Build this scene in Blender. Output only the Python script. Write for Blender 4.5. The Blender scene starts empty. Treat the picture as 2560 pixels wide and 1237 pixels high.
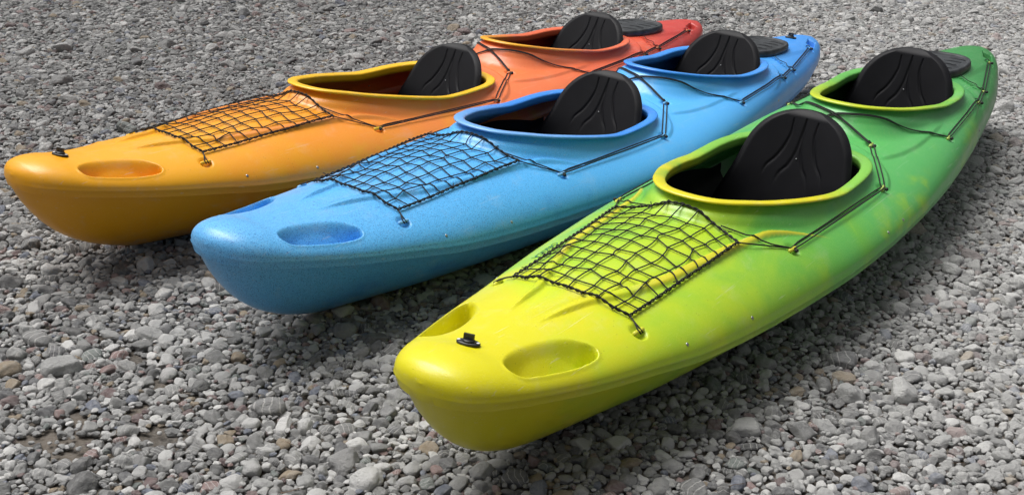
import bpy, bmesh, math, random
import numpy as np
from mathutils import Vector, Matrix, Euler

random.seed(11); rng = np.random.default_rng(11)
scene = bpy.context.scene
COL = scene.collection

# ------------------------------------------------------------------ camera
CAM_H, CAM_PITCH, CAM_ROLL, CAM_F = 1.8384, math.radians(23.281), math.radians(1.794), 2996.85   # focal length in pixels of a 2560 wide frame
cam_d = bpy.data.cameras.new('camera'); cam = bpy.data.objects.new('camera', cam_d); COL.objects.link(cam)
cam_d.sensor_fit = 'HORIZONTAL'; cam_d.sensor_width = 36.0; cam_d.lens = CAM_F/2560*36
cam_d.clip_start = .05; cam_d.clip_end = 300
cam.matrix_world = Matrix.Translation((0, 0, CAM_H)) @ Matrix.Rotation(math.pi/2-CAM_PITCH, 4, 'X') @ Matrix.Rotation(CAM_ROLL, 4, 'Z')
scene.camera = cam

# ------------------------------------------------------------------ sky, sun, exposure (a bright, hazy, overcast day)
SUN_EL, SUN_AZ = math.radians(66), math.radians(-62)     # azimuth from +Y towards +X
world = bpy.data.worlds.new('World'); scene.world = world; world.use_nodes = True
wn = world.node_tree.nodes; wl = world.node_tree.links
for n_ in list(wn): wn.remove(n_)
w_out = wn.new('ShaderNodeOutputWorld'); w_bg = wn.new('ShaderNodeBackground'); w_sky = wn.new('ShaderNodeTexSky'); w_hs = wn.new('ShaderNodeHueSaturation')
w_sky.sky_type = 'NISHITA'; w_sky.sun_disc = False; w_sky.sun_elevation = SUN_EL; w_sky.sun_rotation = SUN_AZ
w_sky.air_density = 1.0; w_sky.dust_density = 10.0; w_sky.ozone_density = 1.0
w_hs.inputs['Saturation'].default_value = .22
w_bg.inputs['Strength'].default_value = .05
wl.new(w_sky.outputs[0], w_hs.inputs['Color']); wl.new(w_hs.outputs[0], w_bg.inputs['Color']); wl.new(w_bg.outputs[0], w_out.inputs['Surface'])
sun_d = bpy.data.lights.new('sun', 'SUN'); sun = bpy.data.objects.new('sun', sun_d); COL.objects.link(sun)
sun_d.energy = 1.5; sun_d.angle = math.radians(45); sun_d.color = (1, .985, .965)
sd = Vector((math.cos(SUN_EL)*math.sin(SUN_AZ), math.cos(SUN_EL)*math.cos(SUN_AZ), math.sin(SUN_EL)))
sun.rotation_euler = (-sd).to_track_quat('-Z', 'Y').to_euler()
vs = scene.view_settings
vs.view_transform = 'Standard'; vs.look = 'None'; vs.exposure = .92; vs.gamma = 1.0; vs.use_curve_mapping = False

# where the three kayaks lie: X, Y, heading, roll, pitch
POSES = [(-.2149, 2.5054, .94838, .0060, -.0230),
         (-.9367, 3.2900, .94292, .0200, .0110),
         (-1.7290, 3.8250, .88919, -.0070, .0150)]

def tag(o, label=None, cat=None, group=None, kind=None):
    if label: o['label'] = label
    if cat: o['category'] = cat
    if group: o['group'] = group
    if kind: o['kind'] = kind
    return o
def link(o, parent=None):
    COL.objects.link(o)
    if parent is not None: o.parent = parent
    return o
def mesh_obj(name, verts, faces, mat, parent=None, smooth=True):
    me = bpy.data.meshes.new(name)
    me.from_pydata([tuple(map(float, v)) for v in verts], [], [tuple(map(int, f_)) for f_ in faces])
    if smooth: me.polygons.foreach_set('use_smooth', [True]*len(me.polygons))
    me.update()
    o = bpy.data.objects.new(name, me)
    if mat: me.materials.append(mat)
    return link(o, parent)
# ---------------------------------------------------------------- kayak shape
def pchip(xk, yk, x):
    xk = np.asarray(xk, float); yk = np.asarray(yk, float); x = np.asarray(x, float)
    h = np.diff(xk); d = np.diff(yk)/h
    m = np.zeros_like(yk)
    for i in range(1, len(xk)-1):
        if d[i-1]*d[i] > 0:
            w1 = 2*h[i]+h[i-1]; w2 = h[i]+2*h[i-1]
            m[i] = (w1+w2)/(w1/d[i-1]+w2/d[i])
    m[0] = d[0]; m[-1] = d[-1]
    i = np.clip(np.searchsorted(xk, x)-1, 0, len(h)-1)
    t = np.clip((x-xk[i])/h[i], 0, 1)
    return ((2*t**3-3*t**2+1)*yk[i]+(t**3-2*t**2+t)*h[i]*m[i]
            + (-2*t**3+3*t**2)*yk[i+1]+(t**3-t**2)*h[i]*m[i+1])

def sstep(a, b, x):
    t = np.clip((x-a)/(b-a), 0, 1)
    return t*t*(3-2*t)

KL = 4.47
WX = [0, .005, .016, .04, .08, .14, .22, .42, .65, .80, 1.17, 1.44, 1.74, 2.04, 2.27, 2.63, 3.05, 3.49, 3.8, 4.11, 4.27, 4.37, 4.43, 4.46, KL]
WY = [0, .046, .080, .117, .148, .178, .208, .268, .318, .352, .403, .430, .452, .460, .457, .440, .396, .333, .280, .206, .156, .112, .068, .032, 0]
def f_W(s):
    s = np.asarray(s, float)
    a = pchip(np.sqrt(WX[:14]), WY[:14], np.sqrt(np.clip(s, 0, 2.04)))
    xr = KL-np.array(WX[13:])[::-1]
    b = pchip(np.sqrt(xr), np.array(WY[13:])[::-1], np.sqrt(np.clip(KL-s, 0, KL-2.04)))
    return np.where(s < 2.04, a, b)
def f_Zs(s): return pchip([0, .05, .22, .42, .65, .82, 1.2, 2.0, 3.0, 3.8, 4.2, KL], [.375, .365, .335, .302, .270, .248, .222, .200, .200, .215, .245, .275], s)
def f_Zc(s): return pchip([0, .006, .018, .04, .08, .13, .2, .4, .6, .8, 1.0, 1.3, 2.0, 2.4, 3.0, 3.5, 3.9, 4.2, 4.37, KL], [.398, .412, .425, .437, .441, .437, .422, .407, .403, .406, .416, .412, .372, .372, .368, .366, .356, .344, .330, .310], s)
def f_n(s):  return pchip([0, .3, .7, 2.2, 2.9, 3.5, 3.9, 4.2, KL], [2.2, 1.85, 1.8, 1.9, 2.5, 2.9, 2.5, 2.1, 2.2], s)
def f_Zk(s): return pchip([0, .3, .8, 2.2, 3.6, 4.2, KL], [.012, .004, .0, .0, .012, .045, .07], s)
def f_nl(s): return pchip([0, .3, .8, 1.6, 3.0, 4.0, KL], [.50, .52, .42, .28, .28, .45, .55], s)
RZ = [.0, .022, .071, .128, .196, .264, .328, .366, .42, .52]
RX = [.465, .407, .278, .180, .107, .058, .024, .014, .014, .014]
SZ = [.0, .07, .15, .25, .33, .5]
SX = [-.34, -.22, -.11, -.02, -.0, .0]
def rake(s, z):
    fb = np.clip(1-s/1.0, 0, 1)**2
    fs = np.clip(1-(KL-s)/.9, 0, 1)**2
    return pchip(RZ, RX, z)*fb + pchip(SZ, SX, z)*fs

# coaming outlines: half widths and heights along x
RIMS = [
 dict(x=[1.305, 1.309, 1.322, 1.345, 1.38, 1.43, 1.50, 1.60, 1.70, 1.80, 1.90, 2.00, 2.10, 2.18, 2.24, 2.290, 2.322, 2.340, 2.345],
      w=[0, .045, .086, .120, .152, .184, .217, .254, .278, .295, .302, .303, .299, .287, .266, .226, .165, .08, 0],
      zx=[1.3, 1.4, 1.5, 1.6, 1.7, 1.8, 1.87, 1.92, 2.0, 2.1, 2.2, 2.35], z=[.480, .466, .447, .430, .412, .395, .384, .379, .378, .379, .379, .384]),
 dict(x=[2.545, 2.549, 2.562, 2.585, 2.62, 2.67, 2.73, 2.80, 2.90, 3.00, 3.10, 3.18, 3.27, 3.33, 3.385, 3.43, 3.458, 3.474, 3.478],
      w=[0, .042, .080, .112, .142, .168, .191, .212, .234, .251, .264, .269, .268, .257, .236, .200, .145, .07, 0],
      zx=[2.54, 2.65, 2.7, 2.8, 2.9, 3.0, 3.06, 3.12, 3.2, 3.3, 3.48], z=[.482, .464, .454, .436, .420, .405, .396, .391, .389, .390, .394]),
]
def rim_loop(r, n=180):
    """closed plan outline as n points (x,y), counter-clockwise seen from above, evenly spaced"""
    x = np.array(r['x']); w = np.array(r['w'])
    top = np.stack([x, w], 1)
    pts = np.concatenate([top, (top*[1, -1])[::-1][1:-1]])
    # catmull-rom closed
    P = pts; out = []
    for i in range(len(P)):
        p0, p1, p2, p3 = P[i-1], P[i], P[(i+1) % len(P)], P[(i+2) % len(P)]
        d1 = max(np.hypot(*(p2-p1)), 1e-6); d0 = max(np.hypot(*(p1-p0)), 1e-6); d2 = max(np.hypot(*(p3-p2)), 1e-6)
        m1 = d1*((p1-p0)/d0*d1+(p2-p1)/d1*d0)/(d0+d1); m2 = d1*((p2-p1)/d1*d2+(p3-p2)/d2*d1)/(d1+d2)
        for t in np.linspace(0, 1, 12, endpoint=False):
            out.append((2*t**3-3*t**2+1)*p1+(t**3-2*t**2+t)*m1+(-2*t**3+3*t**2)*p2+(t**3-t**2)*m2)
    out = np.array(out); c = np.concatenate([out, out[:1]])
    L = np.concatenate([[0], np.cumsum(np.hypot(*np.diff(c, axis=0).T))])
    q = np.linspace(0, L[-1], n, endpoint=False)
    c2 = np.stack([np.interp(q, L, c[:, 0]), np.interp(q, L, c[:, 1])], 1)
    return c2[::-1]      # reversed so that it runs counter-clockwise
def rim_z(r, x): return pchip(r['zx'], r['z'], x)-.006
def loop_dist(loop, x, y):
    """signed plan distance (outside +) and nearest x on the loop"""
    x = np.asarray(x, float).ravel(); y = np.asarray(y, float).ravel()
    best = np.full(len(x), 1e9); nx = np.zeros(len(x)); inside = np.zeros(len(x), bool)
    n = len(loop)
    for i in range(n):
        a = loop[i]; b = loop[(i+1) % n]; d = b-a; L2 = d@d
        t = np.clip(((x-a[0])*d[0]+(y-a[1])*d[1])/L2, 0, 1)
        px = a[0]+t*d[0]; py = a[1]+t*d[1]
        D = (x-px)**2+(y-py)**2
        m = D < best; best[m] = D[m]; nx[m] = px[m]
        c = (a[1] > y) != (b[1] > y)
        with np.errstate(all='ignore'):
            xi = a[0]+(y-a[1])/(b[1]-a[1] if b[1] != a[1] else 1e-12)*d[0]
        inside ^= c & (x < xi)
    s = np.sqrt(best)
    return np.where(inside, -s, s), nx

def smax(a, b, k):
    h = np.clip(.5+.5*(a-b)/k, 0, 1)
    return b+(a-b)*h+k*h*(1-h)

# fittings, one side (x, half width); the other side mirrors it
EYES = [(.639, .237), (1.442, .322), (2.178, .341), (2.461, .181), (2.898, .344), (3.459, .295), (3.643, .261), (4.139, .139)]
RIDGE = dict(x=[.43, .535, .62, .71, .81, .93, 1.065, 1.235, 1.31, 1.40, 1.49, 1.615, 1.67], y=[.048, .065, .080, .115, .148, .178, .195, .213, .225, .238, .270, .335, .370])
SCOOP = dict(loop=[(.212, .099), (.25, .088), (.30, .086), (.355, .097), (.405, .120), (.442, .150), (.464, .185), (.468, .212), (.452, .227), (.415, .228), (.36, .218), (.30, .201), (.245, .183), (.205, .166), (.190, .140), (.195, .115)],
             lip=[(.192, .150), (.21, .168), (.245, .183), (.30, .201), (.36, .218), (.415, .228), (.452, .227), (.466, .214)], depth=.115, span=.112)

def seg_coords(poly, x, y):
    """distance to an open polyline, and the 0..1 position along it"""
    P = np.asarray(poly, float); L = np.concatenate([[0], np.cumsum(np.hypot(*np.diff(P, axis=0).T))])
    best = np.full(x.shape, 1e9); tt = np.zeros(x.shape)
    for i in range(len(P)-1):
        a, b = P[i], P[i+1]; d = b-a; l2 = d@d
        t = np.clip(((x-a[0])*d[0]+(y-a[1])*d[1])/l2, 0, 1)
        D = np.hypot(x-a[0]-t*d[0], y-a[1]-t*d[1])
        m = D < best; best[m] = D[m]; tt[m] = (L[i]+t[m]*np.sqrt(l2))/L[-1]
    return best, tt

def poly_inside(poly, x, y):
    d, _ = loop_dist(np.asarray(poly, float), x, y)
    return d.reshape(x.shape)

def deck_features(x, y, z, W):
    """raise and sink the plain deck: coamings, ridges, scoops, dimples"""
    ay = np.abs(y); sh = x.shape
    for r, lp in zip(RIMS, RIM_LOOPS):
        m = (x > r['x'][0]-.35) & (x < r['x'][-1]+.3)
        d, nx = loop_dist(lp, x[m], y[m])
        rz = rim_z(r, nx)
        front = sstep(r['x'][0]+.35, r['x'][0]-.02, nx)
        g = np.where(d > -.022, (1.25-.35*front)*(d+.022), 3.0*(d+.022))
        col = rz-.014-np.maximum(g, -.002)
        z = z.copy(); z[m] = smax(z[m], col, .022)
        step = sstep(r['x'][0]+.55, r['x'][0]+.25, x[m])*sstep(.30, .10, np.abs(nx-r['x'][0])*.6+0*d)
        z[m] = z[m]+.008*sstep(.030, .022, d)*sstep(-.01, .01, d)*step
        rear = sstep(r['x'][-1]-.25, r['x'][-1]-.10, x[m])
        z[m] = z[m]+.009*sstep(.075, .066, d)*sstep(-.01, .01, d)*rear
    # long ridges that start as wedges on the foredeck and sweep out to the side
    d, t = seg_coords(np.stack([RIDGE_X, RIDGE_Y], 1), x, ay)
    wid = (.004+.012*sstep(0, .22, t))*(1-.75*sstep(.60, .98, t))
    amp = .011*sstep(-.02, .10, t)*sstep(1.0, .78, t)
    z = z+amp*sstep(wid*1.25, wid*.55, d)
    side = np.sign(ay-np.interp(x, RIDGE_X, RIDGE_Y))
    z = z-.25*amp*np.exp(-((d-.024)/.010)**2)*(side < 0)
    # carry-handle scoops
    if SCOOP is not None:
        sd = np.full(sh, 1.0); m = (x > .1) & (x < .6)
        sd[m] = poly_inside(SCOOP['loop'], x[m], ay[m])
        dl = np.full(sh, 1.0); dl[m] = seg_coords(SCOOP['lip'], x[m], ay[m])[0]
        t_ = sstep(.004, .055, dl)
        depth = SCOOP['depth']*sstep(0, .010+.026*t_, -sd)*np.clip(1.0-dl/SCOOP['span'], .0, 1)**1.1
        lipb = .0022*np.exp(-((sd-.003)/.005)**2)*(1-t_)
        z = np.where(depth > 1e-5, np.minimum(z, smax(z-depth, f_Zs(np.clip(x-.01, 0, KL))-.012, .012)), z)+lipb
    # eyelet dimples
    for ex, ey in EYES:
        d = np.hypot(x-ex, ay-ey)
        z = z-.015*np.clip(1-(d/.026)**2, 0, 1)
    # round moulded badge under the net
    d = np.hypot((x-1.135), y)
    z = z+.0022*np.exp(-((d-.078)/.0035)**2)+.0016*np.exp(-((d-.058)/.003)**2)*(y < .02)
    d2 = np.hypot((x-2.50)/1.0, y+.02)
    z = z-.003*np.exp(-((d2-.075)/.004)**2)*sstep(2.50, 2.47, x)
    # hatch seat and the slot near the stern
    sd = np.abs(x-4.245)/.062, np.abs(ay-.098+.35*(x-4.245))/.024
    q = np.maximum(sd[0], sd[1])
    z = z-.040*sstep(1.0, .72, q)
    # two shallow facets on the stern quarter
    z = z-.006*sstep(3.60, 3.64, x+.35*(ay-.26))*sstep(.14, .17, ay)*sstep(4.3, 4.1, x)
    yc = pchip([2.30, 2.42, 2.55, 2.68, 2.80, 2.95, 3.1], [.20, .262, .292, .302, .300, .290, .28], x)
    z = z+.008*sstep(.007, -.007, ay-yc)*sstep(2.36, 2.44, x)*sstep(3.02, 2.90, x)
    # crease around the foot of each coaming
    z = z+.006*np.exp(-((d-.085)/.0035)**2)*0
    return z

def smooth_closed(P, n=96):
    P = np.asarray(P, float); out = []; k = len(P)
    for i in range(k):
        p0, p1, p2, p3 = P[i-1], P[i], P[(i+1) % k], P[(i+2) % k]
        for t in np.linspace(0, 1, 7, endpoint=False):
            out.append(.5*((2*p1)+(p2-p0)*t+(2*p0-5*p1+4*p2-p3)*t*t+(3*p1-p0-3*p2+p3)*t**3))
    return np.array(out)
SCOOP['loop'] = smooth_closed(SCOOP['loop'])
RIDGE_X = np.linspace(.43, 1.67, 70)
RIDGE_Y = pchip(RIDGE['x'], RIDGE['y'], RIDGE_X)
RIM_LOOPS = [rim_loop(r) for r in RIMS]

def kayak_grid(NS=760, NU=84, NLOW=16):
    t = np.linspace(0, 1, NS)
    e = (1-np.cos(np.pi*t))/2
    s = KL*(.72*t+.28*e)
    # extra stations at the tips
    s = np.unique(np.concatenate([s, np.linspace(.15, .55, 110), KL*np.array([.00002, .0001, .0003, .0007, .0013]), KL*(1-np.array([.00002, .0001, .0003, .0007, .0013]))]))
    W = f_W(s); Zs = f_Zs(s); Zc = f_Zc(s); n = f_n(s); Zk = f_Zk(s); nl = f_nl(s)
    # lower hull keel -> chine
    th = np.linspace(0, np.pi/2, NLOW)
    ins = np.minimum(.034, .28*W)
    Wc = W-ins; Zch = Zs-.030
    tq = np.linspace(0, 1, NLOW)[None]**2.6
    yl = Wc[:, None]*tq**nl[:, None]
    zl = Zk[:, None]+(Zch-Zk)[:, None]*tq
    # chine -> seam
    ym = np.stack([Wc+ins*.85, W-.001*np.minimum(1, W/.1), W+.0026*np.minimum(1, W/.1), W-.0005*np.minimum(1, W/.1)], 1)
    zm = np.stack([Zch+.003, Zs-.004, Zs, Zs+.004], 1)
    # deck seam -> centre
    ph = np.linspace(0, 1, NU+1)[1:]
    yy = 1-ph                      # uniform in y
    # cluster near the side: blend uniform-y with angle
    a = ph*np.pi/2
    ya = np.cos(a)[None]**(2/n[:, None])
    yb = (.55*yy[None]+.45*ya)
    yb[:, -1] = 0
    zu = Zs[:, None]+.004+(Zc-Zs-.004)[:, None]*np.clip(1-yb**n[:, None], 0, 1)**(1/n[:, None])
    yu = W[:, None]*yb
    Y = np.concatenate([yl, ym, yu], 1); Z = np.concatenate([zl, zm, zu], 1)
    X = s[:, None]+rake(s[:, None]*np.ones_like(Z), Z)
    k0 = NLOW+4
    Xd, Yd, Zd = X[:, k0:], Y[:, k0:], Z[:, k0:]
    Wf = W[:, None]*np.ones_like(Xd)
    Z[:, k0:] = deck_features(Xd, Yd, Zd, Wf)
    return s, X, Y, Z, k0

# ------------------------------------------------------------------ materials
class NT:
    def __init__(s, name):
        s.m = bpy.data.materials.new(name); s.m.use_nodes = True
        s.n = s.m.node_tree.nodes; s.l = s.m.node_tree.links
        s.b = s.n['Principled BSDF']
    def new(s, t, **kw):
        n = s.n.new(t)
        for k, v in kw.items():
            if k in n.inputs.keys() if hasattr(n.inputs, 'keys') else False: pass
            setattr(n, k, v)
        return n
    def link(s, a, b): s.l.new(a, b)
    def noise(s, vec, scale, detail=4, rough=.55, dist=0.0):
        n = s.n.new('ShaderNodeTexNoise'); n.inputs['Scale'].default_value = scale; n.inputs['Detail'].default_value = detail
        n.inputs['Roughness'].default_value = rough; n.inputs['Distortion'].default_value = dist
        if vec is not None: s.l.new(vec, n.inputs['Vector'])
        return n.outputs['Fac']
    def math(s, op, a, b=None, c=None, clamp=False):
        n = s.n.new('ShaderNodeMath'); n.operation = op; n.use_clamp = clamp
        for i, v in enumerate((a, b, c)):
            if v is None: continue
            if isinstance(v, (int, float)): n.inputs[i].default_value = v
            else: s.l.new(v, n.inputs[i])
        return n.outputs[0]
    def ramp(s, fac, stops, interp='LINEAR'):
        n = s.n.new('ShaderNodeValToRGB'); r = n.color_ramp; r.interpolation = interp
        while len(r.elements) < len(stops): r.elements.new(.5)
        for e, (p, c) in zip(r.elements, stops):
            e.position = p; e.color = (*c, 1) if len(c) == 3 else c
        s.l.new(fac, n.inputs['Fac']); return n.outputs['Color']
    def mix(s, fac, a, b, mode='MIX'):
        n = s.n.new('ShaderNodeMix'); n.data_type = 'RGBA'; n.blend_type = mode
        for v, i in ((fac, 0), (a, 6), (b, 7)):
            if isinstance(v, (int, float)): n.inputs[i].default_value = v
            elif isinstance(v, tuple): n.inputs[i].default_value = (*v, 1) if len(v) == 3 else v
            else: s.l.new(v, n.inputs[i])
        return n.outputs[2]
    def maprange(s, v, a, b, c=0., d=1.):
        n = s.n.new('ShaderNodeMapRange'); n.interpolation_type = 'SMOOTHSTEP'
        s.l.new(v, n.inputs[0])
        for i, q in enumerate((a, b, c, d)): n.inputs[i+1].default_value = q
        return n.outputs[0]
    def bump(s, h, strength, dist=.01):
        n = s.n.new('ShaderNodeBump'); n.inputs['Strength'].default_value = strength; n.inputs['Distance'].default_value = dist
        s.l.new(h, n.inputs['Height']); s.l.new(n.outputs['Normal'], s.b.inputs['Normal'])

def simple_mat(name, col, rough=.5, metal=0., spec=.5):
    t = NT(name); t.b.inputs['Base Color'].default_value = (*col, 1); t.b.inputs['Roughness'].default_value = rough
    t.b.inputs['Metallic'].default_value = metal; t.b.inputs['Specular IOR Level'].default_value = spec
    return t

def plastic(name, stops, patch=None, speck=None, patch_x=(0, 4.5), rough=.34, blend=.35, dark_speck=.35, ridge=None, side_only=True, fleck=None):
    """rotomoulded polyethylene: two powders that melt into one another along the boat"""
    t = NT(name)
    tc = t.n.new('ShaderNodeTexCoord'); P = tc.outputs['Object']
    sep = t.n.new('ShaderNodeSeparateXYZ'); t.link(P, sep.inputs[0]); x = sep.outputs[0]
    n1 = t.noise(P, 2.1, 5, .6, .6)
    xx = t.math('ADD', x, t.math('MULTIPLY', t.math('SUBTRACT', n1, .5), blend*4))
    c = t.ramp(t.math('DIVIDE', xx, 4.47), stops)
    if patch:
        n2 = t.noise(P, 3.0, 6, .58, .2)
        f_ = t.maprange(n2, patch[1], patch[1]+.18)
        a, b = patch_x
        gate = t.math('MULTIPLY', t.maprange(x, a, a+.3), t.maprange(x, b, b-.4))
        if side_only: gate = t.math('MULTIPLY', gate, t.maprange(sep.outputs[2], .345, .27))
        c = t.mix(t.math('MULTIPLY', f_, gate), c, patch[0])
    if ridge:
        at = t.n.new('ShaderNodeAttribute'); at.attribute_name = 'ridge'
        c = t.mix(t.math('MULTIPLY', at.outputs['Fac'], .85), c, ridge)
    # pinhead flecks of unmelted powder
    if speck:
        n3 = t.noise(P, speck[1], 2, .6)
        f3 = t.maprange(n3, .50, .66)
        g = t.maprange(x, speck[2], speck[3])
        c = t.mix(t.math('MULTIPLY', t.math('MULTIPLY', f3, g), speck[4]), c, speck[0])
    if fleck:
        n9 = t.noise(P, 420, 2, .65)
        c = t.mix(t.maprange(n9, .56, .70, 0, fleck[1]), c, fleck[0])
    vo = t.n.new('ShaderNodeTexVoronoi'); vo.inputs['Scale'].default_value = 75; t.link(P, vo.inputs['Vector'])
    wn_ = t.n.new('ShaderNodeTexWhiteNoise'); t.link(vo.outputs['Position'], wn_.inputs['Vector'])
    dot = t.math('MULTIPLY', t.maprange(vo.outputs['Distance'], .16, .08), t.math('GREATER_THAN', wn_.outputs['Value'], .84))
    c = t.mix(t.math('MULTIPLY', dot, dark_speck), c, (.05, .05, .02))
    # scuffs and a film of dust
    n4 = t.noise(P, 9, 6, .7, .3)
    c = t.mix(t.maprange(n4, .52, .80, 0, .16), c, (.62, .60, .56))
    c = t.mix(t.math('MULTIPLY', t.maprange(t.noise(P, 22, 6, .7), .45, .65, 0, .35), t.maprange(sep.outputs[2], .13, .03)), c, (.42, .40, .37))
    mp = t.n.new('ShaderNodeMapping'); mp.inputs['Scale'].default_value = (2.2, 110, 110); mp.inputs['Rotation'].default_value = (0, 0, .12); t.link(P, mp.inputs['Vector'])
    n8 = t.noise(mp.outputs[0], 1.0, 3, .6)
    c = t.mix(t.maprange(n8, .64, .72, 0, .22), c, (.70, .69, .66))
    t.link(c, t.b.inputs['Base Color'])
    n5 = t.noise(P, 14, 4, .6)
    r = t.math('MULTIPLY_ADD', n5, .22, rough-.11)
    t.link(r, t.b.inputs['Roughness'])
    t.b.inputs['Specular IOR Level'].default_value = .55
    t.b.inputs['Subsurface Weight'].default_value = 0.0
    n6 = t.noise(P, 260, 2, .5); n7 = t.noise(P, 18, 3, .5)
    t.bump(t.math('ADD', n6, t.math('MULTIPLY', n7, .6)), .18, .002)
    return t.m

M_hull = [
 plastic('moulded_plastic_yellow_green', [(0, (.66, .59, .004)), (.10, (.62, .60, .006)), (.18, (.47, .61, .014)), (.26, (.33, .56, .025)), (.35, (.13, .44, .05)), (.48, (.085, .42, .10)), (.62, (.08, .40, .115)), (.80, (.04, .27, .07)), (1, (.03, .23, .06))],
         patch=((.27, .52, .03), .50), patch_x=(.9, 3.4), ridge=(.62, .55, .02), blend=.5, fleck=((.66, .70, .22), .32)),
 plastic('moulded_plastic_blue', [(0, (.12, .44, .80)), (.12, (.10, .44, .84)), (.30, (.085, .44, .88)), (.55, (.085, .43, .90)), (.80, (.05, .31, .80)), (1, (.045, .28, .78))],
         patch=((.03, .24, .70), .57), patch_x=(.3, 4.4), speck=((.010, .12, .42), 300, 2.8, .2, .9), dark_speck=.1, fleck=((.50, .74, .92), .38)),
 plastic('moulded_plastic_orange_red', [(0, (.80, .36, .002)), (.16, (.82, .36, .003)), (.26, (.83, .29, .012)), (.38, (.83, .24, .03)), (.50, (.82, .19, .055)), (.66, (.79, .13, .055)), (.85, (.59, .05, .04)), (1, (.54, .04, .036))],
         patch=((.76, .36, .01), .54), patch_x=(.8, 3.2), ridge=(.74, .24, .04), blend=.45, fleck=((.88, .58, .25), .28)),
]
M_rim = [
 [plastic('coaming_yellow_lime', [(0, (.74, .62, .008)), (.38, (.68, .60, .010)), (.405, (.45, .58, .03)), (.44, (.22, .50, .06)), (.55, (.14, .42, .07)), (1, (.3, .5, .03))], patch=((.20, .46, .05), .52), patch_x=(1.3, 2.4), blend=.10, side_only=False),
  plastic('coaming_green', [(0, (.6, .6, .01)), (.58, (.50, .60, .02)), (.66, (.30, .55, .04)), (.72, (.12, .42, .08)), (1, (.08, .38, .10))], patch=((.45, .58, .03), .54), patch_x=(2.5, 3.5), blend=.10, side_only=False)],
 [plastic('coaming_light_blue', [(0, (.20, .42, .80)), (.34, (.16, .40, .82)), (.42, (.04, .25, .76)), (1, (.04, .26, .78))], blend=.10, dark_speck=.05),
  plastic('coaming_blue', [(0, (.04, .25, .76)), (1, (.05, .29, .80))], blend=.10, dark_speck=.05)],
 [plastic('coaming_yellow', [(0, (.85, .50, .008)), (1, (.85, .48, .01))], blend=.1),
  plastic('coaming_yellow_red', [(0, (.85, .45, .01)), (.57, (.84, .40, .012)), (.66, (.76, .15, .05)), (1, (.70, .10, .07))], blend=.10)],
]
M_eye2 = [simple_mat('eyelet_pale_green', (.34, .46, .10), .35).m, simple_mat('eyelet_pale_blue', (.12, .40, .74), .35).m, simple_mat('eyelet_coral', (.76, .24, .08), .35).m]
M_eye = [simple_mat('eyelet_lime', (.56, .56, .04), .35).m, simple_mat('eyelet_blue', (.16, .42, .72), .35).m, simple_mat('eyelet_yellow', (.80, .46, .02), .35).m]

def seat_material():
    t = simple_mat('black_seat_foam', (.006, .006, .008), .55, 0, .2); tc = t.n.new('ShaderNodeTexCoord')
    n = t.noise(tc.outputs['Object'], 700, 2); n2 = t.noise(tc.outputs['Object'], 6, 4)
    t.link(t.ramp(n2, [(.3, (.0035, .0035, .005)), (.7, (.007, .007, .0095))]), t.b.inputs['Base Color'])
    t.link(t.math('MULTIPLY_ADD', n2, .2, .40), t.b.inputs['Roughness'])
    t.bump(n, .25, .001); return t.m
M_seat = seat_material()
def cord_material():
    t = simple_mat('black_cord', (.010, .010, .011), .75); tc = t.n.new('ShaderNodeTexCoord')
    t.bump(t.noise(tc.outputs['Object'], 900, 1), .5, .001); return t.m
M_cord = cord_material()
M_black = simple_mat('black_plastic', (.016, .017, .019), .38).m
def hatch_material():
    t = simple_mat('black_rubber_hatch', (.02, .022, .025), .42); tc = t.n.new('ShaderNodeTexCoord')
    n2 = t.noise(tc.outputs['Object'], 25, 5); t.link(t.ramp(n2, [(.35, (.016, .018, .020)), (.7, (.05, .055, .06))]), t.b.inputs['Base Color'])
    t.bump(n2, .1, .004); return t.m
M_hatch = hatch_material()
M_steel = simple_mat('stainless_steel', (.42, .42, .42), .3, 1.0).m
M_grey = simple_mat('grey_aluminium_rail', (.35, .36, .37), .35, .6).m
M_print = simple_mat('dark_green_print', (.03, .16, .08), .5).m

# ------------------------------------------------------------------ small mesh helpers
def tube(path, rad, sides=6, closed=False):
    P = np.asarray(path, float); n = len(P)
    V = []; F = []
    T = np.zeros_like(P)
    if closed: T = np.roll(P, -1, 0)-np.roll(P, 1, 0)
    else: T[1:-1] = P[2:]-P[:-2]; T[0] = P[1]-P[0]; T[-1] = P[-1]-P[-2]
    T /= np.maximum(np.linalg.norm(T, axis=1), 1e-9)[:, None]
    up = np.array([0, 0, 1.]); 
    for i in range(n):
        u = up if abs(T[i]@up) < .95 else np.array([1., 0, 0])
        a = np.cross(T[i], u); a /= np.linalg.norm(a); b = np.cross(a, T[i])
        r = rad[i] if hasattr(rad, '__len__') else rad
        for k in range(sides):
            th = 2*math.pi*k/sides
            V.append(P[i]+r*(math.cos(th)*a+math.sin(th)*b))
    m = n if closed else n-1
    for i in range(m):
        for k in range(sides):
            j = (i+1) % n
            F.append((i*sides+k, i*sides+(k+1) % sides, j*sides+(k+1) % sides, j*sides+k))
    if not closed:
        F.append(tuple(range(sides))[::-1]); F.append(tuple((n-1)*sides+k for k in range(sides)))
    return V, F
class MB:
    def __init__(s): s.V = []; s.F = []
    def add(s, VF):
        o = len(s.V); s.V += list(VF[0]); s.F += [tuple(i+o for i in f_) for f_ in VF[1]]
    def build(s, name, mat, parent=None, smooth=True): return mesh_obj(name, s.V, s.F, mat, parent, smooth)
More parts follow.
